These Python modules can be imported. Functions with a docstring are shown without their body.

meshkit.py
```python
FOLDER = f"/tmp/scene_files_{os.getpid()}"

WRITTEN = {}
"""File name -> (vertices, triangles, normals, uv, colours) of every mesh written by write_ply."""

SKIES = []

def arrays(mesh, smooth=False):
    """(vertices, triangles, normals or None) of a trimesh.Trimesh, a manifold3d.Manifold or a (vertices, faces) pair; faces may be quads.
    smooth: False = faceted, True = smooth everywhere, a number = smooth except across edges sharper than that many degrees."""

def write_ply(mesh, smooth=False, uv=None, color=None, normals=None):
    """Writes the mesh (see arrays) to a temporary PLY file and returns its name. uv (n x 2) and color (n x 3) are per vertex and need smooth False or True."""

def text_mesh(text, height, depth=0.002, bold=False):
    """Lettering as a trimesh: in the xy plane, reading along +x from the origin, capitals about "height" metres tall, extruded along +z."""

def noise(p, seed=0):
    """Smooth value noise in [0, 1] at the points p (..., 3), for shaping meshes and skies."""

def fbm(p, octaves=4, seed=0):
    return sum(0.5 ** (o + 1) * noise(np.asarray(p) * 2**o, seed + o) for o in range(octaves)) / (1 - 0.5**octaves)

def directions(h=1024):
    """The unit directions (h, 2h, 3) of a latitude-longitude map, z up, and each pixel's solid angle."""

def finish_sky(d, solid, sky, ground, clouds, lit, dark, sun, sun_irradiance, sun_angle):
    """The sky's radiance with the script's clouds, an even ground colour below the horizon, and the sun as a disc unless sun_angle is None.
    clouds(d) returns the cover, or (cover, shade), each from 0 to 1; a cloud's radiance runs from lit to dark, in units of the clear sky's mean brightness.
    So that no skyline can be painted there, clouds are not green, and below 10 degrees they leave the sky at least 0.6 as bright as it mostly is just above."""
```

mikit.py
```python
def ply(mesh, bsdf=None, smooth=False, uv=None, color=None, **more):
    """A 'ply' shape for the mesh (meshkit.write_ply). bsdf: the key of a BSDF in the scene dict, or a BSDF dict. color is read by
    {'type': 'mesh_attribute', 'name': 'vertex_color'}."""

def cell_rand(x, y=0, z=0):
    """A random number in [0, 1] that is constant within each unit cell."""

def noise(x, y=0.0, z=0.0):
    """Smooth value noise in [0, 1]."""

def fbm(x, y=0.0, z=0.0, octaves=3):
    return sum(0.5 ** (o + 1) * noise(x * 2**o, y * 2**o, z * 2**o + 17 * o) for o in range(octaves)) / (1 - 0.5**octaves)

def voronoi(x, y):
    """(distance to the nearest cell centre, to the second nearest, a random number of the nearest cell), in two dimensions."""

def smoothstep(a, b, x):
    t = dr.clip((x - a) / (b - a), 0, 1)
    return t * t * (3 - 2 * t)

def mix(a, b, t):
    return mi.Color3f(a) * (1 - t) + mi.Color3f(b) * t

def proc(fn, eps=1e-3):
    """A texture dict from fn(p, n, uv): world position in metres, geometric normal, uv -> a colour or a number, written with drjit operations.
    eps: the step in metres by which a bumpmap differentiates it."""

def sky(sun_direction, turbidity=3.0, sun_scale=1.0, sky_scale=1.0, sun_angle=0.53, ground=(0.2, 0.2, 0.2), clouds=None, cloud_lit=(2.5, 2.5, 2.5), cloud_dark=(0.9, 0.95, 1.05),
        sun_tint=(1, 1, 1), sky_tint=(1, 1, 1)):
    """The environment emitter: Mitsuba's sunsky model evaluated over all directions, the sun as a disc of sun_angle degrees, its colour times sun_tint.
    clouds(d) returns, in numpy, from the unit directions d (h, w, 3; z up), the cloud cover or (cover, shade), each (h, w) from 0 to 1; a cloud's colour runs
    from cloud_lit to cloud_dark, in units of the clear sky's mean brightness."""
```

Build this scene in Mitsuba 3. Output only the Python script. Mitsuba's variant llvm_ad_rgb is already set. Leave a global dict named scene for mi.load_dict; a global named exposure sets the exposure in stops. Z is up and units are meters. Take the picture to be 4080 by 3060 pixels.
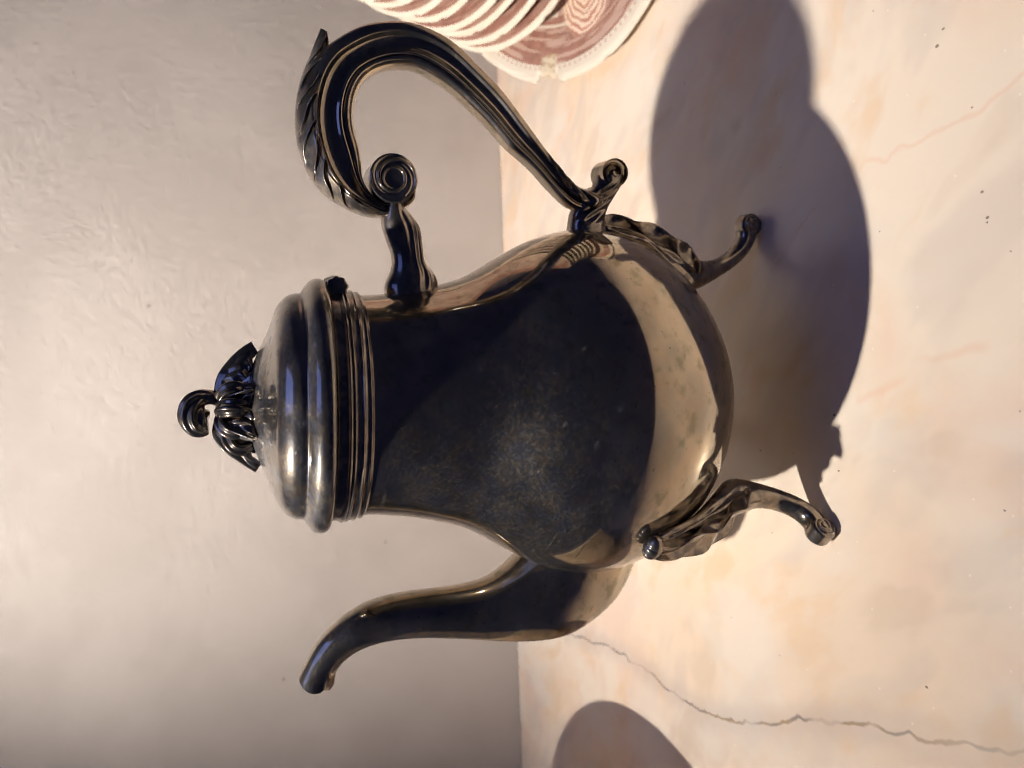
import math, random
import numpy as np, trimesh
import drjit as dr
import mitsuba as mi
import mikit, meshkit
from mikit import proc, noise, fbm, voronoi, cell_rand, smoothstep, mix
from scipy.interpolate import CubicSpline, PchipInterpolator

T = mi.ScalarTransform4f
random.seed(7)
rng = np.random.default_rng(7)
scene, labels = {"type": "scene"}, {}

# ------------------------------------------------------------------ camera, light, exposure
# the photograph was taken with the phone on its side, so the camera's up points to the right of the place
CAM = np.array([0.007501, -0.301, 0.223])
FW = np.array([0.0, 0.945519, -0.325568])
RIGHT = np.array([0.999914, -0.004262, -0.012376])
scene["camera"] = {
    "type": "thinlens", "aperture_radius": 0.0012, "focus_distance": 0.275, "fov": 2 * math.degrees(math.atan(2040 / 2951)), "fov_axis": "x",
    "near_clip": 0.01, "far_clip": 60.0,
    "to_world": T().look_at(origin=CAM.tolist(), target=(CAM + FW).tolist(), up=RIGHT.tolist()),
}
exposure = 0.0
LAMP = np.array([-0.335, -0.05, 0.69])          # the one warm lamp, near and to the left
LAMP_AIM = np.array([0.42, 0.245, 0.01])
LAMP_RADIANCE = np.array([1.0, 0.885, 0.745]) * 6900
scene["room_light"] = {"type": "constant", "radiance": {"type": "rgb", "value": [0.0075, 0.0095, 0.029]}}

# ------------------------------------------------------------------ helpers
def obj(name, mesh, bsdf, parent=None, smooth=35, **kw):
    key = name if parent is None else parent + "__" + name
    k, i = key, 1
    while k in scene:
        k = f"{key}_{i:03d}"
        i += 1
    scene[k] = mikit.ply(mesh, bsdf, smooth=smooth, **kw)
    return k

def tag(key, label, cat=None, group=None, kind=None):
    d = {"label": label}
    if cat: d["category"] = cat
    if group: d["group"] = group
    if kind: d["kind"] = kind
    labels[key] = d

def grid_mesh(P, closed_u=False, closed_v=False):
    """P (n, m, 3) -> mesh; v runs along m."""
    n, m = P.shape[:2]
    F = []
    iu = range(n if closed_u else n - 1)
    jv = range(m if closed_v else m - 1)
    I, J = np.meshgrid(list(iu), list(jv), indexing="ij")
    a = (I * m + J).ravel(); b = (((I + 1) % n) * m + J).ravel()
    c = (((I + 1) % n) * m + (J + 1) % m).ravel(); d = (I * m + (J + 1) % m).ravel()
    F = np.vstack([np.c_[a, b, c], np.c_[a, c, d]])
    return trimesh.Trimesh(P.reshape(-1, 3), F, process=False)

def revolve(profile, n=160, sub=1, wave=None):
    """profile [(r, z)] in metres, z falling or rising; outward normals when it runs from top to bottom."""
    pr = np.array(profile, float)
    ph = np.linspace(0, 2 * np.pi, n, endpoint=False)
    R = pr[:, 0][:, None] * np.ones(n)
    Z = pr[:, 1][:, None] * np.ones(n)
    if wave is not None:
        R, Z = wave(R, Z, ph)
    P = np.stack([R * np.cos(ph), R * np.sin(ph), Z], -1)
    return fix(grid_mesh(P, closed_v=True))

def fix(m):
    m.merge_vertices()
    m.remove_unreferenced_vertices()
    trimesh.repair.fix_normals(m)
    if m.volume < 0:
        m.invert()
    return m

def refine(pts, n, closed=False):
    """Smooth resampling of 2D/ND points by arc length."""
    p = np.array(pts, float)
    s = np.r_[0, np.cumsum(np.linalg.norm(np.diff(p, axis=0), axis=1))]
    f = PchipInterpolator(s, p)
    return f(np.linspace(0, s[-1], n))

def smooth_pairs(A, B, n):
    """Two edges of a band given as pairs -> centre and half vector, smooth, n stations."""
    A, B = np.array(A, float), np.array(B, float)
    C, H = (A + B) / 2, (A - B) / 2
    s = np.r_[0, np.cumsum(np.linalg.norm(np.diff(C, axis=0), axis=1))]
    t = np.linspace(0, s[-1], n)
    k = CubicSpline(s, np.c_[C, H])(t)
    return k[:, :2], k[:, 2:], t / s[-1]

def band(A, B, half_t, section, az, n=160, cap=True, relief=None):
    """A solid band in the vertical plane at azimuth az through the pot's axis. A, B: edges in mm (rho, z);
    half_t: half thickness in mm, list over the length; section: closed polygon (s, t), s=+1 at edge A."""
    C, H, q = smooth_pairs(A, B, n)
    ht = np.interp(q, np.linspace(0, 1, len(half_t)), half_t)
    sec = np.array(section, float)
    S, Tt = sec[:, 0], sec[:, 1]
    rho = C[:, 0][:, None] + H[:, 0][:, None] * S
    z = C[:, 1][:, None] + H[:, 1][:, None] * S
    tt = ht[:, None] * Tt
    if relief is not None:
        tt = tt + relief(q[:, None] + 0 * S, S[None] + 0 * q[:, None]) * np.sign(Tt) * np.minimum(1, np.abs(Tt) * 2.5)
    return plane_mesh(rho, z, tt, az, cap)

def plane_mesh(rho, z, tt, az, cap=True):
    a = math.radians(az)
    P = np.stack([rho * math.cos(a) + tt * math.sin(a), rho * math.sin(a) - tt * math.cos(a), z], -1) / 1000
    m = grid_mesh(P, closed_v=True)
    if cap:
        n, k = rho.shape
        V, F = [m.vertices], [m.faces]
        base = n * k
        for row, flip in ((0, False), (n - 1, True)):
            V.append(P[row].mean(0, keepdims=True))
            i = np.arange(k) + row * k
            j = (np.arange(k) + 1) % k + row * k
            F.append(np.c_[i, j, np.full(k, base)] if not flip else np.c_[j, i, np.full(k, base)])
            base += 1
        m = trimesh.Trimesh(np.vstack(V), np.vstack(F), process=False)
    return fix(m)

def ellipse_section(k=36, p=2.0):
    t = np.linspace(0, 2 * np.pi, k, endpoint=False)
    return np.c_[np.sign(np.cos(t)) * np.abs(np.cos(t)) ** (2 / p), np.sign(np.sin(t)) * np.abs(np.sin(t)) ** (2 / p)]

def moulded_section(prof):
    """prof: [(s, h)] for one face, mirrored to the other."""
    p = np.array(prof, float)
    s = np.linspace(0, 1, 64)
    f = PchipInterpolator(p[:, 0], p[:, 1])
    ss = np.cos(np.linspace(0, np.pi, 72))            # from +1 to -1, dense at the ends
    h = np.maximum(f(ss), 0)
    return np.vstack([np.c_[ss, h], np.c_[ss[::-1][1:-1], -h[::-1][1:-1]]])

def scroll(center, R, half_t, az, start, turns=3.0, sense=1, groove=0.16, n=120, core=0.45, dome=0.0):
    """A rolled volute: a short drum with a spiral ridge on both faces."""
    th = np.linspace(0, 2 * np.pi, n, endpoint=False)
    rr = np.r_[np.linspace(0, 0.93, 40), 0.965, 0.99, 1.0]
    rad, ang = np.meshgrid(rr, th, indexing="ij")
    turn = (sense * (ang - start) / (2 * np.pi)) % 1.0
    d = np.full_like(rad, 9.0)
    for kk in range(3):
        rk = core + (1.0 - core) * np.clip(1 - (turn + kk) / turns, 0, 1)
        d = np.minimum(d, np.abs(rad - rk))
    bead = np.exp(-(d / 0.035) ** 2)
    h = 1 - groove * (1 - bead) * smoothstep_np(1.0, 0.9, rad) - 0.5 * groove * np.exp(-((d - 0.12) / 0.05) ** 2) * (rad > core) - 0.10 * smoothstep_np(0.93, 1.0, rad)
    h = h - 0.35 * dome * rad ** 4
    front = half_t * h
    rows = [(rad, front)]
    R1, A1 = rad * R, ang
    parts_r, parts_t, parts_a = [R1], [front], [A1]
    parts_r.append(np.full((1, n), R * 1.0)); parts_t.append(np.full((1, n), half_t * 0.4)); parts_a.append(A1[:1])
    parts_r.append(np.full((1, n), R * 1.0)); parts_t.append(np.full((1, n), -half_t * 0.4)); parts_a.append(A1[:1])
    parts_r.append(R1[::-1]); parts_t.append(-front[::-1]); parts_a.append(A1)
    r = np.vstack(parts_r); t = np.vstack(parts_t); a = np.vstack([np.broadcast_to(th, q.shape) for q in parts_r])
    return plane_mesh(center[0] + r * np.cos(a), center[1] + r * np.sin(a), t, az, cap=False)

def smoothstep_np(a, b, x):
    t = np.clip((x - a) / (b - a), 0, 1)
    return t * t * (3 - 2 * t)

def leaf(origin, az, path, widths, droop, ribs=5, rib_h=0.5, thick=1.0, nu=60, nv=41, teeth=6, twist=0.0, tooth_d=0.12):
    """A cast leaf: midrib path [(out, up)] in mm from origin along azimuth az, half widths in mm, edges drooping by droop mm."""
    a = math.radians(az)
    e, s = np.array([math.cos(a), math.sin(a), 0]), np.array([-math.sin(a), math.cos(a), 0])
    p = refine(path, nu)
    q = np.linspace(0, 1, nu)
    w = PchipInterpolator(np.linspace(0, 1, len(widths)), widths)(q)
    dp = np.gradient(p, axis=0); dp /= np.linalg.norm(dp, axis=1, keepdims=True)
    nrm = np.c_[-dp[:, 1], dp[:, 0]]
    v = np.linspace(-1, 1, nv)
    Q, V = np.meshgrid(q, v, indexing="ij")
    wv = w[:, None] * (1 - tooth_d * (0.5 + 0.5 * np.cos(2 * np.pi * teeth * (Q + 0.10 * np.abs(V)))) * smoothstep_np(0.6, 1.0, np.abs(V)))
    rib = np.cos(2 * np.pi * (teeth * (Q - 0.42 * np.abs(V)))) * smoothstep_np(0.12, 0.35, np.abs(V)) * 0.55 + np.exp(-(V / 0.09) ** 2) * 1.3
    rib = rib - 0.7 * np.exp(-((np.abs(V) - 0.2) / 0.07) ** 2)
    lift = rib * rib_h * smoothstep_np(0, 0.08, Q) - droop * (np.abs(V) ** 1.8) * np.minimum(1, w[:, None] / max(widths))
    def surf(off):
        L = lift + off
        return (np.array(origin) + (p[:, 0][:, None] + nrm[:, 0][:, None] * L)[..., None] * e
                + (V * wv * np.cos(twist))[..., None] * s + (p[:, 1][:, None] + nrm[:, 1][:, None] * L)[..., None] * np.array([0, 0, 1.0]))
    edge = thick * (1 - 0.75 * np.abs(V) ** 4)
    top, bot = surf(edge / 2), surf(-edge / 2)
    ring = np.concatenate([top, bot[:, ::-1]], axis=1) / 1000
    m = grid_mesh(ring, closed_v=True)
    k = ring.shape[1]
    caps = []
    for row in (0, nu - 1):
        o = row * k
        for j in range(nv - 1):
            A, B, C_, D = o + j, o + j + 1, o + k - 2 - j, o + k - 1 - j
            caps += [[A, B, C_], [A, C_, D]] if row else [[B, A, C_], [C_, A, D]]
    m = trimesh.Trimesh(m.vertices, np.vstack([m.faces, caps]), process=False)
    return fix(m)

def tube(path, radii, flat=1.0, k=40, n=90, relief=None):
    """A round tube along a 3D path (mm) with radii."""
    P = np.array(path, float)
    s = np.r_[0, np.cumsum(np.linalg.norm(np.diff(P, axis=0), axis=1))]
    f = CubicSpline(s, P)
    t = np.linspace(0, s[-1], n)
    C = f(t); D = f(t, 1); D /= np.linalg.norm(D, axis=1, keepdims=True)
    r = PchipInterpolator(np.linspace(0, 1, len(radii)), radii)(t / s[-1])
    side = np.array([0, 1.0, 0])
    rows = []
    th = np.linspace(0, 2 * np.pi, k, endpoint=False)
    for i in range(n):
        b = np.cross(D[i], side); b /= np.linalg.norm(b)
        sd = np.cross(b, D[i])
        rr = r[i] * (1 + (relief(t[i] / s[-1], th) if relief else 0))
        rows.append(C[i] + (rr * np.cos(th))[:, None] * b + (rr * flat * np.sin(th))[:, None] * sd)
    P = np.array(rows) / 1000
    m = grid_mesh(P, closed_v=True)
    V = np.vstack([m.vertices, P[0].mean(0), P[-1].mean(0)])
    i = np.arange(k); j = (i + 1) % k
    F = np.vstack([m.faces, np.c_[i, j, np.full(k, n * k)], np.c_[j + (n - 1) * k, i + (n - 1) * k, np.full(k, n * k + 1)]])
    return fix(trimesh.Trimesh(V, F, process=False))

# ------------------------------------------------------------------ materials
def speckle(p, scale, cut, soft=0.1):
    a = p.x * 0.8 + p.y * 0.6
    d, _, r = voronoi(a * scale + noise(p.z * scale * 0.4, a * 30) * 1.5, p.z * scale)
    return (1 - smoothstep(0.12, 0.30, d)) * smoothstep(cut, cut + soft, r)

def silver_color(p, n, uv):
    big = fbm(p.x * 55, p.y * 55, p.z * 55, 3)
    c = mix((0.46, 0.375, 0.275), (0.345, 0.295, 0.225), smoothstep(0.35, 0.65, big))
    c = mix(c, (0.22, 0.20, 0.13), smoothstep(0.50, 0.78, fbm(p.x * 210, p.y * 210, p.z * 210, 5)) * 0.75)
    return mix(c, (0.05, 0.05, 0.045), speckle(p, 620, 0.94) * 0.9)

def haze_color(p, n, uv):
    fine = fbm(p.x * 800, p.y * 800, p.z * 800, 2)
    c = mix((0.38, 0.39, 0.44), (0.60, 0.54, 0.47), smoothstep(0.35, 0.65, fine))
    c = mix(c, (0.36, 0.39, 0.50), smoothstep(0.46, 0.62, fbm(p.x * 170 + 5, p.y * 170, p.z * 170, 4)) * 0.75)
    return mix(c, (0.62, 0.47, 0.33), smoothstep(0.56, 0.70, fbm(p.x * 210 + 9, p.y * 210, p.z * 210, 4)) * 0.45)

def film(low, high, spots):
    def f(p, n, uv):
        t = low + (high - low) * smoothstep(0.35, 0.68, fbm(p.x * 60 + 3, p.y * 60, p.z * 60, 3))
        t = t * (0.78 + 0.5 * smoothstep(0.40, 0.75, fbm(p.x * 1000, p.y * 1000, p.z * 1000, 2)))
        return dr.clip(t + 0.8 * speckle(p, 300, spots) + 0.5 * speckle(p, 700, spots), 0, 1)
    return f

def blend(name, base, rough, low, high, spots, haze_rough):
    scene[name] = {"type": "blendbsdf", "weight": proc(film(low, high, spots)),
                   "sharp": {"type": "principled", "base_color": base, "metallic": 1.0, "roughness": rough},
                   "film": {"type": "principled", "base_color": proc(haze_color), "metallic": 0.72, "roughness": haze_rough, "specular": 0.4}}
blend("silver", proc(silver_color), 0.075, 0.05, 0.095, 0.970, 0.50)
def lid_color(p, n, uv):
    big = fbm(p.x * 70, p.y * 70, p.z * 70, 4)
    c = mix((0.33, 0.295, 0.24), (0.23, 0.215, 0.19), smoothstep(0.38, 0.62, big))
    return mix(c, (0.10, 0.095, 0.085), smoothstep(0.60, 0.75, fbm(p.x * 320, p.y * 320, p.z * 320, 2)) * 0.7)
blend("lid_silver", proc(lid_color), 0.13, 0.07, 0.24, 0.950, 0.46)

def cast_color(p, n, uv):
    fine = fbm(p.x * 300, p.y * 300, p.z * 300, 3)
    return mix((0.31, 0.26, 0.205), (0.18, 0.16, 0.14), smoothstep(0.4, 0.65, fine))
blend("cast_silver", proc(cast_color), 0.15, 0.03, 0.14, 0.985, 0.5)

def dist_line(x, y, pts):
    d = mi.Float(9.0)
    for (ax, ay), (bx, by) in zip(pts[:-1], pts[1:]):
        vx, vy = bx - ax, by - ay
        t = dr.clip(((x - ax) * vx + (y - ay) * vy) / (vx * vx + vy * vy), 0, 1)
        d = dr.minimum(d, dr.sqrt(dr.square(x - ax - t * vx) + dr.square(y - ay - t * vy)))
    return d

VEIN = [(-.1857, .2264), (-.1758, .1789), (-.1737, .1672), (-.1774, .1562), (-.1694, .1284), (-.17, .1125), (-.169, .0976), (-.172, .0864), (-.1707, .0705),
        (-.1721, .0556), (-.1696, .0416), (-.164, .0222), (-.1603, .0064), (-.1548, -.0064), (-.1501, -.0185), (-.1449, -.0282), (-.1389, -.0374), (-.1315, -.049),
        (-.1344, -.0517), (-.1335, -.0571), (-.1298, -.0636), (-.1316, -.0661), (-.1265, -.0734), (-.1248, -.0827), (-.1236, -.0913), (-.1203, -.1015), (-.1185, -.1092), (-.111, -.1297)]
VEIN_FINE = VEIN[::2] + [(-.104, -.145), (-.098, -.17), (-.10, -.22)]
PINK = [(.062, -.02), (.083, -.055), (.0906, -.0756), (.0901, -.0847), (.0912, -.0951), (.0929, -.107), (.095, -.1248), (.12, -.20)]
PINK2 = [(.0, -.07), (.002, -.082), (.012, -.096), (.016, -.115), (.02, -.135)]
SPECKS = [(.1474, -.0802), (.1268, -.1104), (.0963, -.1208), (.0632, -.082), (.0591, -.1255), (.0575, -.1254), (.0469, -.1333), (.122, -.1078), (.1707, .0506), (.1367, -.0243),
          (.1028, -.0268), (.0679, -.1239), (-.1105, .014), (-.1173, -.0219), (-.1019, -.1003), (-.0346, -.1302), (-.003, -.1355), (-.0069, -.0574), (-.0295, -.0596), (-.0625, -.0177), (-.0246, -.0325), (-.0251, -.0103)]

def marble_color(p, n, uv):
    x, y = p.x, p.y
    w1, w2 = fbm(x * 9, y * 9, 1.3, 4), fbm(x * 9 + 7, y * 9, 4.1, 4)
    wx, wy = x + (w1 - 0.5) * 0.06, y + (w2 - 0.5) * 0.06
    c = mix((0.73, 0.61, 0.495), (0.73, 0.65, 0.565), smoothstep(0.36, 0.62, fbm(wx * 11, wy * 11, 0.5, 4)))
    c = mix(c, (0.70, 0.55, 0.455), smoothstep(0.50, 0.70, fbm(wx * 16 + 3, wy * 16, 2.5, 4)) * 0.75)
    c = mix(c, (0.545, 0.485, 0.445), smoothstep(0.46, 0.68, fbm((wx + wy) * 26 + 5, (wx - wy) * 11, 7.5, 4)) * 0.42)
    c = mix(c, (0.50, 0.40, 0.31), smoothstep(0.60, 0.74, fbm((wx + wy) * 24 + 15, (wx - wy) * 13, 3.5, 4)) * 0.30)
    c = mix(c, (0.68, 0.51, 0.35), smoothstep(0.53, 0.72, fbm((wx + wy) * 30 + 9, (wx - wy) * 17, 9.5, 5)) * 0.6)
    c = mix(c, (0.72, 0.68, 0.63), smoothstep(0.52, 0.68, fbm(wx * 20 + 13, wy * 9, 4.5, 4)) * 0.5)
    jx, jy = (fbm(x * 130, y * 130, 0.0, 3) - 0.5) * 0.0045, (fbm(x * 130, y * 130, 5.0, 3) - 0.5) * 0.0045
    d = dist_line(x + jx, y + jy, VEIN_FINE)
    broken = smoothstep(0.30, 0.52, fbm(x * 60, y * 60, 3.0, 2))
    ends = smoothstep(-0.16, -0.05, y) * 0.75 + 0.25
    c = mix(c, (0.42, 0.37, 0.36), (1 - smoothstep(0.001, 0.013, d)) * 0.32 * ends)
    c = mix(c, mix((0.30, 0.21, 0.13), (0.20, 0.17, 0.16), smoothstep(0.4, 0.6, noise(x * 90, y * 90))), (1 - smoothstep(0.0002, 0.0011, d)) * (0.22 + 0.58 * broken) * ends)
    for k, (line, wd) in enumerate(((PINK, 0.0016), (PINK2, 0.0030))):
        dd = dist_line(x + jx, y + jy, line)
        c = mix(c, (0.66, 0.42, 0.30), (1 - smoothstep(0.0, wd, dd)) * 0.32 * smoothstep(0.35, 0.6, fbm(x * 45 + k, y * 45, 1.0, 2)))
    s = mi.Float(0.0)
    for k, (sx, sy) in enumerate(SPECKS):
        r = 0.0003 + 0.0005 * (((k * 37) % 10) / 10) ** 2
        s = dr.maximum(s, 1 - smoothstep(r * 0.5, r, dr.sqrt(dr.square(x - sx + jx * 0.1) + dr.square((y - sy + jy * 0.1) * 0.7))))
    c = mix(c, (0.13, 0.09, 0.07), s * 0.85)
    dust, _, r2 = voronoi(x * 110, y * 110)
    c = mix(c, (0.88, 0.84, 0.78), (1 - smoothstep(0.02, 0.06, dust)) * smoothstep(0.93, 0.96, r2) * 0.5)
    return c
scene["marble"] = {"type": "principled", "base_color": proc(marble_color), "roughness": 0.27, "specular": 0.45}

def plaster_height(p, n, uv):
    u, v = p.x + p.z * 0.35, p.z - p.x * 0.25
    h = fbm(u * 60, v * 110, 0.3, 3) * 0.00035
    h += fbm(u * 290, v * 430, 2.3, 3) * 0.00080
    return h

WALL_MARKS = [(0.075, 0.305, .0022), (-.185, .115, .0016), (-.196, .148, .0012), (-.13, .118, .0012), (-.235, .205, .0016)]
def plaster_color(p, n, uv):
    m = fbm(p.x * 12, p.z * 12, 1.0, 4)
    c = mix((0.49, 0.460, 0.45), (0.53, 0.50, 0.49), smoothstep(0.35, 0.65, m))
    s = mi.Float(0.0)
    for k, (sx, sz, r) in enumerate(WALL_MARKS):
        j = (fbm(p.x * 400, p.z * 400, 1.0 * k, 2) - 0.5) * r * 1.6
        s = dr.maximum(s, 1 - smoothstep(r * 0.5, r, dr.sqrt(dr.square(p.x - sx + j) + dr.square(p.z - sz)) + j * 0.5))
    return mix(c, (0.22, 0.19, 0.18), s * 0.6)
scene["plaster"] = {"type": "twosided", "bsdf": {"type": "bumpmap", "arbitrary": {"type": "proc", **{k: v for k, v in proc(plaster_height, eps=4e-4).items() if k != "type"}}, "scale": 1.0, "bsdf": {"type": "principled", "base_color": proc(plaster_color), "roughness": 0.75, "specular": 0.25}}}

# transfer print on cream earthenware; uv runs over the plate's face, 0.5 its centre
def print_color(seed, scene_print):
    def f(p, n, uv):
        x, y = (uv.x - 0.5) * 2, (uv.y - 0.5) * 2
        r, a = dr.sqrt(x * x + y * y), dr.atan2(y, x)
        cream = mix((0.64, 0.59, 0.51), (0.69, 0.645, 0.58), fbm(x * 6 + seed, y * 6, 0.0, 3))
        ink = mix((0.22, 0.09, 0.07), (0.36, 0.18, 0.145), fbm(x * 30 + seed, y * 30, 0.0, 3))
        pale = mi.Color3f(0.52, 0.38, 0.33)
        c = mi.Color3f(cream)
        band = smoothstep(0.70, 0.71, r) * (1 - smoothstep(*((0.918, 0.923) if scene_print else (0.974, 0.979)), r))
        lines = smoothstep(0.42, 0.62, fbm(r * 70, a * 5 + seed, seed, 2))
        c = mix(c, mix(ink, pale, lines * (0.75 if scene_print else 0.35)), band * 0.94)
        beads = smoothstep(-0.2, 0.6, dr.sin(a * 150)) * smoothstep(0.926, 0.930, r) * (1 - smoothstep(0.942, 0.946, r))
        c = mix(c, pale, beads * 0.8) if scene_print else c
        c = mix(c, cream, smoothstep(0.735, 0.74, r) * (1 - smoothstep(0.75, 0.755, r)) * 0.8)
        # the picture: foliage in blotches, and a tree's crown of wavy rings
        inside = 1 - smoothstep(0.700, 0.710, r - 0.02 * dr.sin(a * 23))
        fol = smoothstep(*((0.46, 0.56) if scene_print else (0.30, 0.46)), fbm(x * 17 + seed, y * 26, 3.0, 4)) 
        c = mix(c, mix(pale, ink, smoothstep(0.4, 0.65, fbm(x * 26, y * 26, seed, 3))), inside * fol * 0.85)
        if scene_print:
            tx, ty = x - scene_print[0], y - scene_print[1]
            tr = dr.sqrt(tx * tx + ty * ty * 1.4) + 0.03 * (fbm(x * 20, y * 20, 1.0, 3) - 0.5)
            ring = smoothstep(-0.2, 0.5, dr.sin(tr * 200 + 2.0 * fbm(x * 16, y * 16, 2.0, 2) + 2.0 * dr.sin(dr.atan2(ty, tx) * 8) * 0.5))
            crown = 1 - smoothstep(0.20, 0.24, tr)
            c = mix(c, mix((0.80, 0.68, 0.57), (0.50, 0.25, 0.19), ring), crown * 0.9)
            ca = dr.abs(a - scene_print[2])
            patch = (1 - smoothstep(0.07, 0.10, ca + 0.05 * fbm(x * 40, y * 40, 6.0, 3))) * smoothstep(0.86, 0.88, r + 0.05 * fbm(x * 30, y * 30, 8.0, 3) - 0.025)
            c = mix(c, mix((0.60, 0.53, 0.42), (0.44, 0.35, 0.24), smoothstep(0.45, 0.65, fbm(x * 60, y * 60, 9.0, 3))), patch)
        return c
    return f
WARE = []
for i, sp in enumerate([(-0.62, 0.02, 2.76), None, None]):
    scene[f"printed_ware_{i}"] = {"type": "principled", "base_color": proc(print_color(3.0 + 5 * i, sp)), "roughness": 0.22, "specular": 0.5, "clearcoat": 0.6, "clearcoat_gloss": 0.9}
def crazed(p, n, uv):
    return mix((0.80, 0.72, 0.58), (0.62, 0.48, 0.31), smoothstep(0.45, 0.7, fbm(p.x * 260, p.y * 260, p.z * 260, 3)))
scene["bare_clay"] = {"type": "principled", "base_color": proc(crazed), "roughness": 0.6, "specular": 0.3}
scene["lamp_metal"] = {"type": "principled", "base_color": {"type": "rgb", "value": [0.25, 0.25, 0.25]}, "metallic": 0.8, "roughness": 0.4}
scene["lamp_inside"] = {"type": "diffuse", "reflectance": {"type": "rgb", "value": [0.45, 0.45, 0.45]}}

# ------------------------------------------------------------------ setting: counter and wall
def slab(poly, z0, z1, bevel=0.0):
    from shapely.geometry import Polygon
    m = trimesh.creation.extrude_polygon(Polygon(poly), z1 - z0, engine="earcut")
    m.apply_translation([0, 0, z0])
    return m
wy = lambda x: 0.3585 + 0.070 * x
FRONT = -0.285
def counter_mesh():
    prof = [(FRONT + 0.004, -0.03), (FRONT, -0.026), (FRONT, -0.006), (FRONT + 0.0015, -0.002), (FRONT + 0.005, 0.0)]
    xs = (-1.1, 1.2)
    loop = prof + [(5 - 0.0020, 0.0), (5 - 0.0012, -0.0004), (5 - 0.0009, -0.0012), (5 - 0.0009, -0.03)]
    P = np.array([[[x, wy(x) + y - 5 if y > 4 else y, z] for (y, z) in loop] for x in xs])
    m = grid_mesh(P, closed_v=True)
    k = len(loop)
    F = list(m.faces)
    for o in (0, k):
        F += [[o, o + i, o + i + 1] for i in range(1, k - 1)]
    return fix(trimesh.Trimesh(m.vertices, F, process=False))
obj("countertop", counter_mesh(), "marble", smooth=30)
tag("countertop", "polished cream and pink marble top with a dark vein at its left, carrying the pot and plates", kind="structure")

def wall_mesh():
    m = slab([(-1.1, wy(-1.1)), (1.2, wy(1.2)), (1.2, wy(1.2) + 0.1), (-1.1, wy(-1.1) + 0.1)], -0.2, 1.6)
    return m
obj("wall", wall_mesh(), "plaster", smooth=False)
tag("wall", "uneven greyish white plaster wall behind the marble top", kind="structure")

# ------------------------------------------------------------------ the coffee pot
AZ = -8.0                       # the handle points right and a little towards the viewer
POT = "coffee_pot"
tag(POT, "tall tarnished silver coffee pot with curved spout and scrolled handle, on three feet", "coffee pot")

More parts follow.
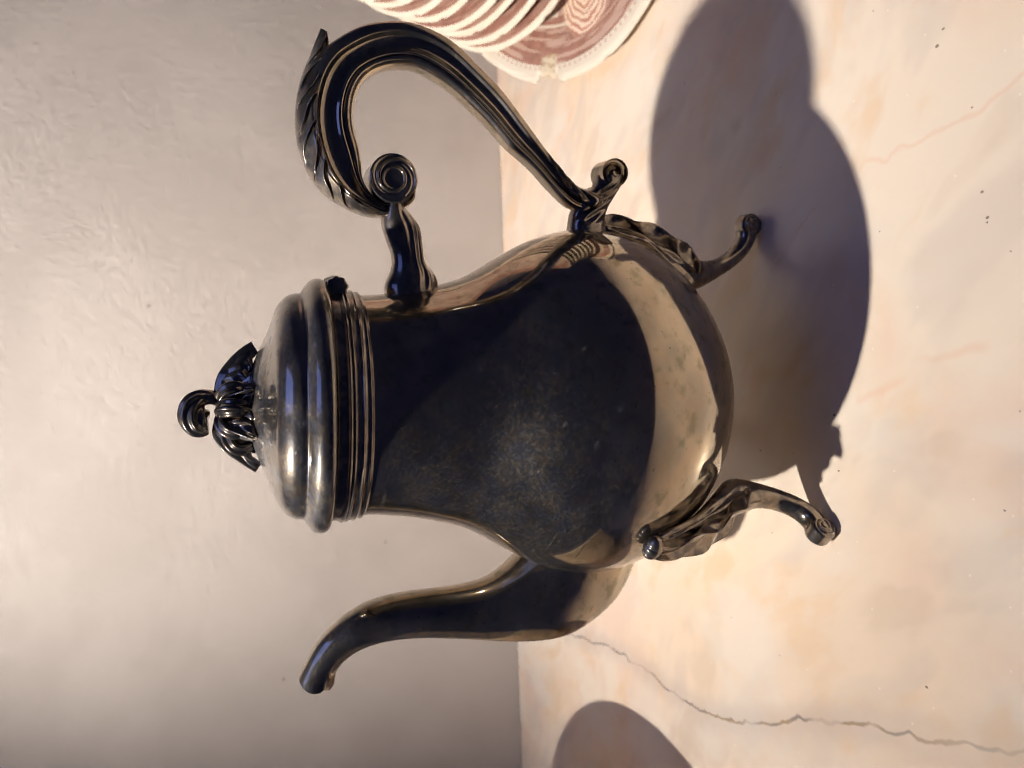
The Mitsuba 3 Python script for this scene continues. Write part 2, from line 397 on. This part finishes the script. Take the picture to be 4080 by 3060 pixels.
def dense(prof, n):
    p = np.array(prof, float)
    return refine(p, n)
RIM = [(43.2, 197.4), (44.8, 197.2), (45.2, 196.6), (45.25, 194.4), (45.4, 193.6), (45.9, 193.3), (46.2, 192.7), (45.9, 192.1), (45.45, 191.85), (45.7, 191.6), (46.0, 191.2), (45.8, 190.7), (45.3, 190.45), (45.2, 189.6), (45.2, 188.9),
       (45.35, 188.6), (45.6, 188.3), (45.4, 187.9), (45.0, 187.7), (44.75, 187.0), (44.7, 186.4), (44.85, 186.1), (44.95, 185.8), (44.75, 185.4), (44.2, 185.1), (43.9, 184.6), (43.75, 184.0)]
NECK = [(43.75, 184.0), (43.8, 181.4), (44.4, 175.4), (45.5, 167.6), (46.8, 161.0), (48.5, 153.9), (50.1, 147.7), (52.6, 141.2), (58.6, 130.6), (65.0, 119.8), (69.2, 111.4), (72.2, 103.0), (73.8, 95.5),
        (74.14, 88.0), (73.8, 82.8), (72.8, 77.7), (71.3, 72.7), (69.3, 67.7), (66.8, 62.9), (63.9, 58.2), (60.6, 53.7), (56.9, 49.5), (52.8, 45.5), (48.4, 41.7), (43.8, 38.3), (39.0, 35.2),
        (33.9, 32.4), (28.7, 29.9), (23.4, 27.9), (18.1, 26.2), (12.8, 24.9), (7.7, 24.0), (2.8, 23.5), (0.0, 23.4)]
rimp = np.array(RIM)
nk = np.array(NECK)
s = np.r_[0, np.cumsum(np.linalg.norm(np.diff(nk, axis=0), axis=1))]
nkd = CubicSpline(s, nk)(np.linspace(0, s[-1], 150))
nkd[:, 0] = np.maximum(nkd[:, 0], 0); nkd[-1, 0] = 0
R_AT = lambda z: np.interp(z, nkd[::-1, 1], nkd[::-1, 0])
inner = [(41.8, 196.0), (41.5, 184.0), (43.0, 168), (46.5, 153.0), (56.5, 130), (66, 112), (71, 95)]
prof = np.vstack([np.array(inner[1:][::-1]), [(41.5, 185.2), (43.6, 185.2)], nkd])
rim = np.vstack([rimp[:-1], [(41.3, 184.5), (41.2, 196.6)], rimp[:1]])
body = revolve([(r / 1000, z / 1000) for r, z in prof], n=240, wave=lambda R, Z, ph: (R * (1 + 0.004 * (meshkit.fbm(np.stack([np.cos(ph)[None] * 1.6 + 0 * R, np.sin(ph)[None] * 1.6 + 0 * R, Z * 22], -1), 3) - 0.5)), Z))
obj("body", body, "silver", POT, smooth=35)
obj("rim", revolve([(r / 1000, z / 1000) for r, z in rim], n=240), "cast_silver", POT, smooth=50)

LID = [(44.0, 197.8), (45.6, 197.6), (47.6, 197.5), (48.9, 198.2), (49.5, 199.3), (49.65, 200.5), (49.4, 201.8), (48.6, 203.3), (47.4, 204.5), (46.0, 205.5), (45.0, 206.1), (44.2, 206.5), (43.75, 207.2), (43.75, 208.4),
       (43.5, 209.6), (42.9, 211.2), (41.6, 213.0), (39.6, 214.8), (36.4, 216.5), (33.0, 217.6), (30.0, 218.6), (27.0, 219.8), (24.5, 221.0), (21.5, 222.4), (17.8, 223.9), (14.2, 225.3), (9.0, 226.7), (4.0, 227.2), (0.0, 227.3)]
lidp = refine(LID[::-1], 130)
lidp[0, 0] = 0
lidp = np.vstack([lidp, [(40.5, 198.2), (40.5, 194.0), (40.0, 194.0), (0.0, 196.0)]])
obj("lid", revolve([(r / 1000, z / 1000) for r, z in lidp], n=220), "lid_silver", POT, smooth=38)
LIDK = POT + "__lid"

# finial on the lid: a curled bud among drooping cast leaves
FIN = POT + "__finial"
FX, FY = -1.0, 0.0
curl = [(-1.4, 0, 225.5), (-0.6, 0, 230.0), (1.3, -0.2, 233.6), (3.0, -0.4, 236.4), (4.0, -0.6, 239.6), (3.7, -0.8, 242.9), (1.4, -1.0, 245.2), (-2.0, -1.0, 245.6), (-5.2, -1.2, 244.2), (-7.0, -1.4, 242.2), (-7.4, -1.5, 240.4)]
obj("finial", tube(curl, [7.4, 6.6, 5.0, 3.4, 2.7, 2.9, 3.7, 4.6, 5.2, 5.0, 2.4], flat=1.25, n=140, k=64, relief=lambda q, th: 0.11 * smoothstep_np(0.40, 0.65, q) * np.cos(8 * th + 16 * q)), "cast_silver", POT, smooth=50)
boss = [(0, 233.5), (4, 233.2), (8, 231.8), (11.5, 229.2), (14, 226.6), (15.5, 224.6), (15.2, 222.5), (0, 222.0)]
bm = revolve([(r / 1000, z / 1000) for r, z in refine(boss, 40)], n=120, wave=lambda R_, Z, ph: (R_ * (1 + 0.10 * np.cos(11 * ph) * (R_ > 0.003)), Z))
bm.apply_translation([FX / 1000, 0, 0])
obj("boss", bm, "cast_silver", FIN, smooth=45)
for az, path, wid, dro, teeth in [
        (-4, [(0, 229), (2.5, 234.8), (7, 236.2), (12, 235.2), (17, 232.0), (21.4, 227.8), (24.2, 223.8)], [4, 7, 9.5, 10, 8.6, 5.6, 2.0], 9.0, 6),
        (-66, [(0, 229), (3, 233.4), (7, 234.2), (11, 232.2), (15, 228.2), (18.0, 223.8)], [4, 7.5, 9.5, 9, 6.5, 1.6], 7.0, 4),
        (-118, [(0, 229), (3, 233.6), (7, 234.6), (12, 232.6), (16.5, 228.0), (19.6, 223.4)], [4, 7, 9, 8.4, 6.0, 1.4], 6.5, 4),
        (-168, [(0, 229), (3, 235.4), (8, 237.0), (13, 234.6), (18, 228.8), (22.4, 222.8)], [3.5, 5.4, 6.4, 5.8, 4.4, 1.2], 4.0, 4),
        (132, [(0, 229), (3, 234), (7, 235), (12, 232.6), (16.5, 227.8), (19, 223.4)], [4, 7, 9, 8, 6, 1.2], 6.5, 4),
        (62, [(0, 229), (3, 233.5), (7, 234.5), (12, 232), (16.5, 227.8), (19, 223.4)], [4, 7, 9, 8, 6, 1.2], 6.5, 4)]:
    obj("leaf", leaf((FX, FY, 0), az, path, wid, dro, rib_h=1.1, thick=1.5, teeth=teeth, tooth_d=0.24), "cast_silver", FIN, smooth=45)
for az, r0, up in ((-48, 11.5, 0.6), (-84, 13.0, 0.0), (-126, 12.0, 1.0), (-158, 14.5, -0.6)):
    a = math.radians(az); ca, sa = math.cos(a), math.sin(a)
    P3 = [(FX + ca * r, FY + sa * r, z + up) for r, z in ((2.0, 230.5), (r0 * .45, 233.6), (r0 * .8, 232.8), (r0, 229.6), (r0 * .92, 226.6), (r0 * .72, 225.6))]
    obj("lobe", tube(P3, [2.2, 3.0, 3.5, 3.6, 3.0, 1.4], flat=1.2, n=70, k=48, relief=lambda q, th: 0.13 * smoothstep_np(0.05, 0.3, q) * np.cos(6 * th + 5 * q)), "cast_silver", FIN, smooth=50)
obj("bud", leaf((-6.0, -3.0, 0), -150, [(0, 228), (-0.8, 230.6), (-0.3, 233.2), (1.5, 234.8), (3.8, 234.0), (5.0, 231.6)], [2.8, 4.0, 4.6, 4.2, 3.2, 0.8], 3.2, rib_h=0.6, thick=1.4, teeth=4, tooth_d=0.2), "cast_silver", FIN, smooth=45)

# hinge
def hinge():
    parts = []
    for i in range(5):
        t0 = -11.5 + i * 4.6
        for k in range(1):
            th = np.linspace(0, 2 * np.pi, 56, endpoint=False)
            bul = [(0.0, -0.0), (3.6, 0.0), (4.4, 0.5), (4.6, 2.1), (4.4, 3.8), (3.6, 4.3), (0.0, 4.3)]
            r = np.array([b[0] for b in bul])[:, None] * (1 + 0.06 * np.cos(8 * th + i * 1.3))
            t = np.array([b[1] for b in bul])[:, None] + t0 + 0 * th
            parts.append(plane_mesh(46.6 + r * np.cos(th) * 0.9, 194.0 + 0.9 * r * np.sin(th), t, AZ, cap=False))
    return trimesh.util.concatenate(parts)
obj("hinge", hinge(), "cast_silver", POT, smooth=40)

# handle
HO = [(84.5, 163.0), (79.8, 164.6), (77.2, 168.4), (73.8, 175.4), (74.8, 183.1), (77.7, 191.0), (82.7, 198.3), (90.3, 203.6), (101.5, 206.6), (109.2, 207.0), (117.1, 206.0), (126.1, 203.2), (133.6, 198.4), (138.3, 193.0), (143.3, 185.2), (146.4, 176.4), (147.4, 167.6), (146.3, 159.6),
      (143.6, 151.5), (140.3, 145.9), (135.9, 140.2), (129.1, 131.5), (123.5, 125.6), (114.6, 117.2), (107.5, 110.9), (101.2, 105.2), (96.6, 100.8), (93.2, 96.6), (91.6, 92.6), (90.8, 88.0), (90.4, 84.0)]
HI = [(86.0, 167.0), (82.6, 168.6), (81.0, 172.0), (80.7, 177.9), (84.5, 182.1), (89.0, 184.0), (94.1, 184.2), (99.7, 184.9), (105.5, 186.6), (111.4, 187.2), (117.4, 186.4), (122.4, 184.2), (126.0, 180.9), (128.7, 176.3), (129.9, 172.1), (130.4, 168.4), (130.4, 164.7), (129.6, 161.0),
      (127.8, 156.6), (125.7, 152.2), (122.9, 147.7), (117.4, 140.3), (112.0, 133.6), (105.0, 126.0), (100.6, 119.6), (95.8, 113.2), (91.0, 108.0), (86.4, 102.6), (82.6, 97.0), (81.4, 91.0), (81.4, 86.0)]
HSEC = moulded_section([(-1, 0), (-.94, .50), (-.82, .77), (-.68, .87), (-.60, .86), (-.555, .77), (-.51, .85), (-.45, .88), (-.3, .77), (0, .63), (.25, .71), (.40, .90), (.45, .95), (.5, .94), (.7, .86), (.88, .63), (.96, .38), (1, 0)])
handle = band(HO, HI, [4.5, 6.5, 8.2, 8.8, 8.8, 8.6, 8.0, 7.6, 7.2, 6.8, 6.6, 6.2, 5.8, 5.6, 5.4, 5.4], HSEC, AZ, n=260)
obj("handle", handle, "silver", POT, smooth=50)
HK = POT + "__handle"
obj("scroll", scroll((88.3, 172.9), 9.2, 9.4, AZ, start=-2.5, turns=1.0, sense=1, groove=0.07, core=0.45), "silver", HK, smooth=40)
obj("scroll", scroll((98.0, 78.6), 6.0, 6.6, AZ, start=-1.2, turns=1.4, sense=-1, groove=0.26, core=0.22), "silver", HK, smooth=40)
# acanthus leaf laid over the top of the handle
LO = [(141.2, 199.2), (137.4, 200.7), (130.4, 203.4), (123.6, 206.0), (116.6, 207.7), (109.2, 208.5), (102.9, 208.3), (95.6, 206.9), (88.4, 203.9), (82.5, 199.4), (78.6, 194.2), (75.4, 187.3), (73.8, 181.0), (73.8, 176.0)]
LI = [(140.0, 196.9), (137.0, 196.3), (132.2, 196.6), (126.0, 198.2), (120.3, 199.6), (114.3, 200.4), (108.4, 200.6), (102.6, 199.9), (96.3, 198.2), (89.5, 195.4), (84.0, 191.0), (79.8, 185.3), (77.0, 179.6), (75.6, 176.0)]
LSEC = moulded_section([(-1, 0), (-.93, .80), (-.80, .98), (-.5, .97), (-.1, .88), (.3, .74), (.65, .54), (.9, .28), (1, 0)])
def leaf_relief(q, S):
    ph = q * 10 - 0.75 * S + 0.15 * np.sin(q * 40)
    saw = ph - np.floor(ph)
    lobes = np.where(saw < 0.8, saw / 0.8, (1 - saw) / 0.2)
    fade = smoothstep_np(0, 0.06, q) * (1 - smoothstep_np(0.78, 0.95, q))
    mid = -0.5 * np.exp(-((S + 0.55) / 0.12) ** 2)
    return fade * (2.1 * (lobes - 0.5) * smoothstep_np(-0.95, -0.45, S) * (1 - 0.5 * smoothstep_np(0.5, 1.0, S))) + mid
obj("leaf", band(LO, LI, [1.5, 5.5, 7.5, 9.0, 9.6, 9.8, 9.8, 9.4, 8.6, 6.5], LSEC, AZ, n=420, relief=leaf_relief), "cast_silver", HK, smooth=50)

# upper socket from the neck to the handle scroll
BO = [(42, 174.3), (44.7, 174.6), (48.3, 174.4), (51, 173.3), (54.3, 172.1), (57.3, 171.8), (60.8, 172.4), (64.9, 174.0), (68.9, 175.4), (73.9, 176.2), (79, 175.2), (83, 173.6)]
BI = [(42, 154.0), (45, 152.9), (48.6, 153.2), (52, 154.2), (54.4, 156.0), (57.3, 158.0), (61.4, 159.0), (66.4, 159.9), (71.2, 161.2), (76.6, 165.6), (80, 168.0), (83, 169.8)]
def socket_relief(q, S):
    ridge = np.cos(2 * np.pi * (S * 2.2 + 1.4 * q))
    low = smoothstep_np(0.2, -0.35, S)
    return low * 0.55 * ridge * smoothstep_np(0.05, 0.2, q) * (1 - smoothstep_np(0.75, 0.9, q))
obj("socket", band(BO, BI, [9.8, 9.6, 8.6, 7.8, 7.2, 7.0, 7.2, 7.4, 7.2, 6.0], ellipse_section(64, 2.2), AZ, n=140, relief=socket_relief), "cast_silver", POT, smooth=50)
# lower stem from the belly to the bottom scroll
SA = [(66, 97), (72.6, 96.6), (78, 96.2), (82.4, 95.0), (87.0, 91.0), (90.0, 87.6), (93.0, 85.6), (97.0, 85.0)]
SB = [(66, 79.5), (73.3, 79.8), (77.5, 80.6), (81.5, 80.2), (86.0, 78.2), (90.0, 75.8), (94.0, 73.6), (98.0, 72.4)]
def stem_relief(q, S):
    ph = 3.2 * q * 2 + 1.3 * S
    return 0.7 * np.cos(2 * np.pi * ph) * smoothstep_np(0.25, 0.4, q) * (1 - smoothstep_np(0.8, 0.95, q)) * (1 - S * S)
obj("stem", band(SA, SB, [9.0, 8.0, 6.8, 6.4, 6.2, 6.2, 6.2, 6.0], ellipse_section(56, 2.5), AZ, n=120, relief=stem_relief), "cast_silver", POT, smooth=50)

# acanthus foliage on the lower handle
obj("leaf", band([(107.5, 111.5), (101.2, 105.8), (96.6, 101.4), (92.4, 96.4), (90.4, 90.8), (92, 87.4)], [(101.5, 112.0), (95.0, 104.4), (88.4, 98.6), (83.4, 92.0), (82.0, 85.0), (87, 80.0)], [3.5, 5.8, 6.6, 7.2, 7.2, 6.6],
     ellipse_section(56, 3.0), AZ, n=160, relief=lambda q, S: 0.9 * np.cos(2 * np.pi * (4.5 * q + 0.7 * np.abs(S))) * (1 - S * S) - 0.6 * np.exp(-(S / .15) ** 2)), "cast_silver", HK, smooth=50)

# spout
SU = [(44, 88), (54, 98), (60.5, 105.1), (66.0, 111.0), (71.0, 116.5), (75.4, 122.4), (79.2, 130.2), (80.8, 140.7), (81.2, 154.2), (81.9, 168.9), (85.0, 182.6), (90.6, 192.2), (97.4, 199.6), (106.3, 205.0), (113.2, 207.8)]
SL = [(62.0, 53.0), (79.0, 59.0), (91.5, 66.0), (99.7, 75.0), (107.0, 88.5), (109.0, 101.4), (108.0, 117.1), (105.4, 132.3), (103.0, 146.3), (101.2, 157.6), (100.6, 168.6), (101.8, 178.7), (105.3, 187.0), (110.8, 192.6), (114.4, 194.2)]
def spout_mesh():
    n, k = 170, 72
    C, H, q = smooth_pairs(SU, SL, n)
    sec = ellipse_section(k, 2.0)
    hw = np.linalg.norm(H, axis=1)
    th = hw * np.interp(q, [0, .25, .5, .8, 1], [.72, .78, .90, .98, 1.05])
    S, Tt = sec[:, 0], sec[:, 1]
    ext = np.zeros((n, k)); w = smoothstep_np(0.93, 1.0, q)[:, None]
    ext = w * (3.4 * np.abs(Tt) ** 1.5 + 1.8 * np.exp(-((S + 0.85) / 0.26) ** 2) - 0.9 * np.exp(-((S + 0.42) / 0.10) ** 2))
    D = np.gradient(C, axis=0); D /= np.linalg.norm(D, axis=1, keepdims=True)
    flare = 1 + 0.06 * smoothstep_np(0.965, 1.0, q)
    lip = flare[:, None] * (1 + 0.08 * smoothstep_np(0.955, 1.0, q)[:, None] * smoothstep_np(-0.45, -0.75, S))
    rho = C[:, 0][:, None] + H[:, 0][:, None] * S * lip + D[:, 0][:, None] * ext
    z = C[:, 1][:, None] + H[:, 1][:, None] * S * lip + D[:, 1][:, None] * ext
    t = th[:, None] * Tt * flare[:, None]
    # inside wall, back from the mouth
    m = 24
    i = np.arange(n - 1, n - 1 - m, -1)
    f = 0.86
    rho2 = C[i, 0][:, None] + (rho[i] - C[i, 0][:, None]) * f
    z2 = C[i, 1][:, None] + (z[i] - C[i, 1][:, None]) * f
    return plane_mesh(np.vstack([rho, rho2]), np.vstack([z, z2]), np.vstack([t, t[i] * f]), 172.0)
obj("spout", spout_mesh(), "silver", POT, smooth=40)

# three cabriole legs with scroll feet, 120 degrees apart
LGO = [(78.0, 82), (77.4, 76), (76.0, 69.5), (74.4, 62.6), (72.0, 56.6), (69.6, 50.2), (67.4, 44.2), (65.2, 38.4), (63.8, 32.4), (63.3, 26.6), (65.0, 19.6), (68.4, 14.2), (72.6, 10.8), (77.0, 10.4)]
LGI = [(72.0, 80), (71.0, 74.5), (69.2, 68.0), (66.4, 61.8), (63.2, 56.8), (59.5, 51.6), (55.4, 46.4), (51.6, 41.4), (49.6, 36.0), (51.6, 28.6), (55.8, 20.6), (61.2, 11.6), (68.4, 4.4), (76.0, 1.2)]
def leg_relief(q, S):
    on = smoothstep_np(0.0, 0.05, q) * (1 - smoothstep_np(0.52, 0.66, q)) * smoothstep_np(-0.6, 0.0, S)
    return on * (0.5 * np.cos(2 * np.pi * (4 * q + 0.5 * S)) - 0.9 * np.exp(-((S - 0.15) / 0.16) ** 2))
def leg_mesh(az, df):
    sec = ellipse_section(56, 2.3)
    low = lambda L: [(r + df * max(0.0, 1 - z / 34.0), z) for r, z in L]      # the feet are not set quite alike
    leg = band(low(LGO), low(LGI), [3.5, 5.5, 6.6, 7.2, 7.4, 7.4, 7.0, 6.4, 6.2, 5.4, 5.0, 4.8, 4.6, 4.6, 4.6], sec, az, n=200, relief=leg_relief)
    return leg
for az, df in ((-7.0, 1.0), (-135.0, -3.2), (111.0, 0.0)):
    k = obj("leg", leg_mesh(az, df), "cast_silver", POT, smooth=50)
    obj("foot", scroll((79.8 + df * 0.85, 5.3), 5.3, 4.9, az, start=3.4, turns=1.3, sense=1, groove=0.08, n=80, core=0.25, dome=1.0), "cast_silver", k, smooth=40)
    # shoulder leaf lying on the belly above the leg
    a = math.radians(az)
    obj("leaf", leaf((0, 0, 0), az, [(55, 33), (60.5, 41), (66.6, 50), (71.6, 59), (75.2, 68), (77.0, 76), (77.4, 82)], [6.0, 10.0, 10.6, 9.6, 8.0, 6.2, 4.2], 6.0, rib_h=1.7, thick=2.4, teeth=3, tooth_d=0.20, nu=130, nv=81), "cast_silver", k, smooth=55)
    tt = np.linspace(-6.0, 6.0, 61)
    rr = 3.7 * np.sqrt(np.maximum(0, 1 - (tt / 6.0) ** 2)) * (1 - 0.16 * np.exp(-((np.abs(tt) - 2.0) / 0.6) ** 2))
    th_ = np.linspace(0, 2 * np.pi, 40, endpoint=False)
    obj("knurl", plane_mesh(77.4 + rr[:, None] * np.cos(th_), 83.0 + rr[:, None] * np.sin(th_), tt[:, None] + 0 * th_, az, cap=False), "cast_silver", k, smooth=50)

# ------------------------------------------------------------------ plates
def frame(N, C):
    N = np.array(N, float) / np.linalg.norm(N)
    u = np.cross([0, 1.0, 0], N); u /= np.linalg.norm(u)
    v = np.cross(N, u)
    M = np.eye(4); M[:3, 0], M[:3, 1], M[:3, 2], M[:3, 3] = u, v, N, C
    return M
def plate_mesh(R, depth, well, lobes, seed, thick=0.0028, chip=None):
    pr = np.array([(0.0, 0.004), (well * .6, 0.004), (well, 0.0043), (well + .06, 0.0065), (0.80, depth * .62), (0.90, depth * .84), (0.945, depth * .93), (0.962, depth * .985), (0.975, depth * 1.01), (0.99, depth * 1.01), (1.0, depth * .985),
                   (1.006, depth * .985 - thick * .35), (1.002, depth * .985 - thick * .75), (0.985, depth * .95 - thick * 1.05), (0.96, depth * .93 - thick * 1.05), (0.88, depth * .80 - thick), (0.74, depth * .40 - thick * .6), (well + .04, 0.0012), (well, 0.0), (well * .9, 0.0), (well * .86, .0012), (0.0, .0012)])
    p = np.vstack([pr[:1], pr[1:]])
    n = 288
    th = np.linspace(0, 2 * np.pi, n, endpoint=False)
    r = p[:, 0][:, None] * R * np.ones(n); z = p[:, 1][:, None] * np.ones(n)
    edge = smoothstep_np(0.75, 1.0, p[:, 0])[:, None]
    x = (th * lobes / (2 * np.pi) + seed * 0.37) % 1.0
    notch = np.exp(-((x - 0.5) / 0.035) ** 2)
    r = r * (1 - edge * (0.010 * notch + 0.003 * np.cos(2 * np.pi * x)))
    z = z + edge * 0.0006 * np.sin(2 * th + seed)
    if chip is not None:
        d = np.abs((th - chip + np.pi) % (2 * np.pi) - np.pi)
        jag = meshkit.fbm(np.stack([th * 60, th * 0, th * 0], -1), 3, seed=5)
        r = r * (1 - edge * np.where(d < 0.085, 0.012 + 0.035 * jag, 0))
        z = z - edge * np.where(d < 0.085, 0.0008 + .001 * jag, 0)
    P = np.stack([r * np.cos(th), r * np.sin(th), z], -1)
    m = grid_mesh(P, closed_v=True)
    uv = np.c_[P.reshape(-1, 3)[:, 0] / R * .5 + .5, P.reshape(-1, 3)[:, 1] / R * .5 + .5]
    f = m.faces
    # outward winding
    fn = np.cross(m.vertices[f[:, 1]] - m.vertices[f[:, 0]], m.vertices[f[:, 2]] - m.vertices[f[:, 0]])
    top = (np.arange(len(f)) < (3 * n))
    if fn[n // 2, 2] < 0:
        m = trimesh.Trimesh(m.vertices, f[:, ::-1], process=False)
    return m, uv
def add_plate(name, R, depth, well, lobes, seed, N, C, mat, spin=0.0, chip=None):
    m, uv = plate_mesh(R, depth, well, lobes, seed, chip=chip)
    M = frame(N, C)
    c_, s_ = math.cos(spin), math.sin(spin)
    Rz = np.eye(4); Rz[:2, :2] = [[c_, -s_], [s_, c_]]
    m.apply_transform(M @ Rz)
    return obj(name, m, mat, smooth=True, uv=uv)
# face height of the rim is measured at the lip, so move each plate down by its depth
PN = np.array([-0.334, -0.234, 0.913]); PN /= np.linalg.norm(PN)
PC = np.array([0.3395, 0.1291, 0.0610])
DP = 0.019
k = add_plate("platter", 0.1356, DP, 0.62, 12, 1.0, PN, PC - PN * DP, "printed_ware_0", spin=0.0, chip=2.762)
tag(k, "chipped cream plate with a pink tree print, face in view, lowest under the stack", "plate")
SN = PN
S0, S1 = np.array([0.3690, 0.1614, 0.0937]), np.array([0.3830, 0.1380, 0.1770])
names = ["lowest of the stacked small plates, its wide cream lip lying on the chipped plate", "second small plate from the bottom of the stack, thin cream lip", "third small plate from the bottom of the stack",
         "fourth small plate from the bottom of the stack", "fifth small plate from the bottom of the stack, brown print in its shadow", "sixth small plate from the bottom, third from the top of the stack",
         "small plate just under the topmost one of the stack", "topmost small plate of the stack, its printed border showing"]
for i in range(8):
    off = np.array([rng.normal() * .0012, rng.normal() * .0012, 0])
    D = 0.020
    k = add_plate("plate", 0.1337, D, 0.60, 12, 2.0 + i, SN + rng.normal(size=3) * .006, S0 + (S1 - S0) * i / 7 - SN * D + off, f"printed_ware_{1 + i % 2}", spin=rng.uniform(0, 6.28))
    tag(k, names[i], "plate", "plates in the tilted stack")

# ------------------------------------------------------------------ a bowl left of the picture: its round shadow lies on the marble
BW = [(0.0, 0.012), (0.055, 0.013), (0.085, 0.034), (0.112, 0.066), (0.128, 0.098), (0.131, 0.103), (0.134, 0.104), (0.137, 0.101), (0.133, 0.092), (0.118, 0.062), (0.092, 0.030), (0.066, 0.010), (0.064, 0.0), (0.058, 0.0), (0.056, 0.004), (0.0, 0.004)]
bw = revolve(refine(BW, 110) * [1.14, 1.0], n=96)
bw.apply_translation([-0.374, 0.074, 0.0])
obj("bowl", bw, "bare_clay", smooth=40)
tag("bowl", "wide round bowl just beyond the left of the spout, only its shadow in view", "bowl")

up = revolve([(r * 0.55, z * 0.55) for r, z in refine(BW, 90)], n=72)
up.apply_transform(np.diag([1.0, 1, -1, 1])); up.invert()
up.apply_translation([0.395, 0.168, 0.104 * 0.55])
obj("bowl", fix(up), "bare_clay", smooth=40)
tag("bowl_001", "small upturned bowl hidden under the tilted plates, propping them up", "bowl")

# ------------------------------------------------------------------ unseen lamp outside the picture, placed to light the pot and marble from the left
ax = LAMP_AIM - LAMP; ax /= np.linalg.norm(ax)
def lamp_frame():
    u = np.cross(ax, [0, 1.0, 0]); u /= np.linalg.norm(u)
    M = np.eye(4); M[:3, 0], M[:3, 1], M[:3, 2], M[:3, 3] = u, np.cross(ax, u), ax, LAMP
    return M
SHADE = [(0.018, -0.050), (0.022, -0.048), (0.0235, -0.020), (0.0255, 0.0265), (0.0210, 0.0265), (0.0208, 0.026), (0.0208, -0.004), (0.0, -0.004)]
sh = revolve(SHADE, n=64); sh.apply_transform(lamp_frame())
obj("lamp_shade", sh, {"type": "twosided", "bsdf": {"type": "ref", "id": "lamp_inside"}}, "unseen_lamp", smooth=40)
th = np.linspace(0, 2 * np.pi, 48, endpoint=False)
disc = trimesh.Trimesh(np.vstack([[0, 0, 0], np.c_[0.013 * np.cos(th), 0.013 * np.sin(th), 0 * th]]), [[0, i + 1, (i + 1) % 48 + 1] for i in range(48)], process=False)
disc.apply_transform(lamp_frame())
if disc.face_normals[0] @ ax < 0: disc.invert()
kb = obj("bulb", disc, "lamp_inside", "unseen_lamp", smooth=False)
scene[kb]["emitter"] = {"type": "area", "radiance": {"type": "rgb", "value": LAMP_RADIANCE.tolist()}}
tag("unseen_lamp", "small warm spot lamp out of view, shining down from above the left of the pot", "lamp")

# unseen blue light panel far above, placed to cool the shadows and the upward facing silver
W = np.array([0.35, -0.55, 2.25]); wa, wb = 0.5, 0.62
light_panel = trimesh.Trimesh([W + [-wa, -wb, 0], W + [wa, -wb, 0], W + [wa, wb, 0], W + [-wa, wb, 0]], [[0, 2, 1], [0, 3, 2]], process=False)
kp = obj("light_panel", light_panel, "lamp_inside", "unseen_overhead_light", smooth=False)
scene[kp]["emitter"] = {"type": "area", "radiance": {"type": "rgb", "value": [0.22, 0.33, 1.05]}}
for dx, dy, sx, sy in ((0, wb + .04, wa + .08, .04), (0, -wb - .04, wa + .08, .04), (wa + .04, 0, .04, wb), (-wa - .04, 0, .04, wb)):
    fr = trimesh.creation.box([2 * sx, 2 * sy, 0.06]); fr.apply_translation(W + [dx, dy, 0.0])
    obj("frame", fr, "lamp_metal", "unseen_overhead_light", smooth=False)  # border bars round the unseen light panel
tag("unseen_overhead_light", "blue light panel out of view above the counter, placed to tint shadows and upward facing silver", "window")
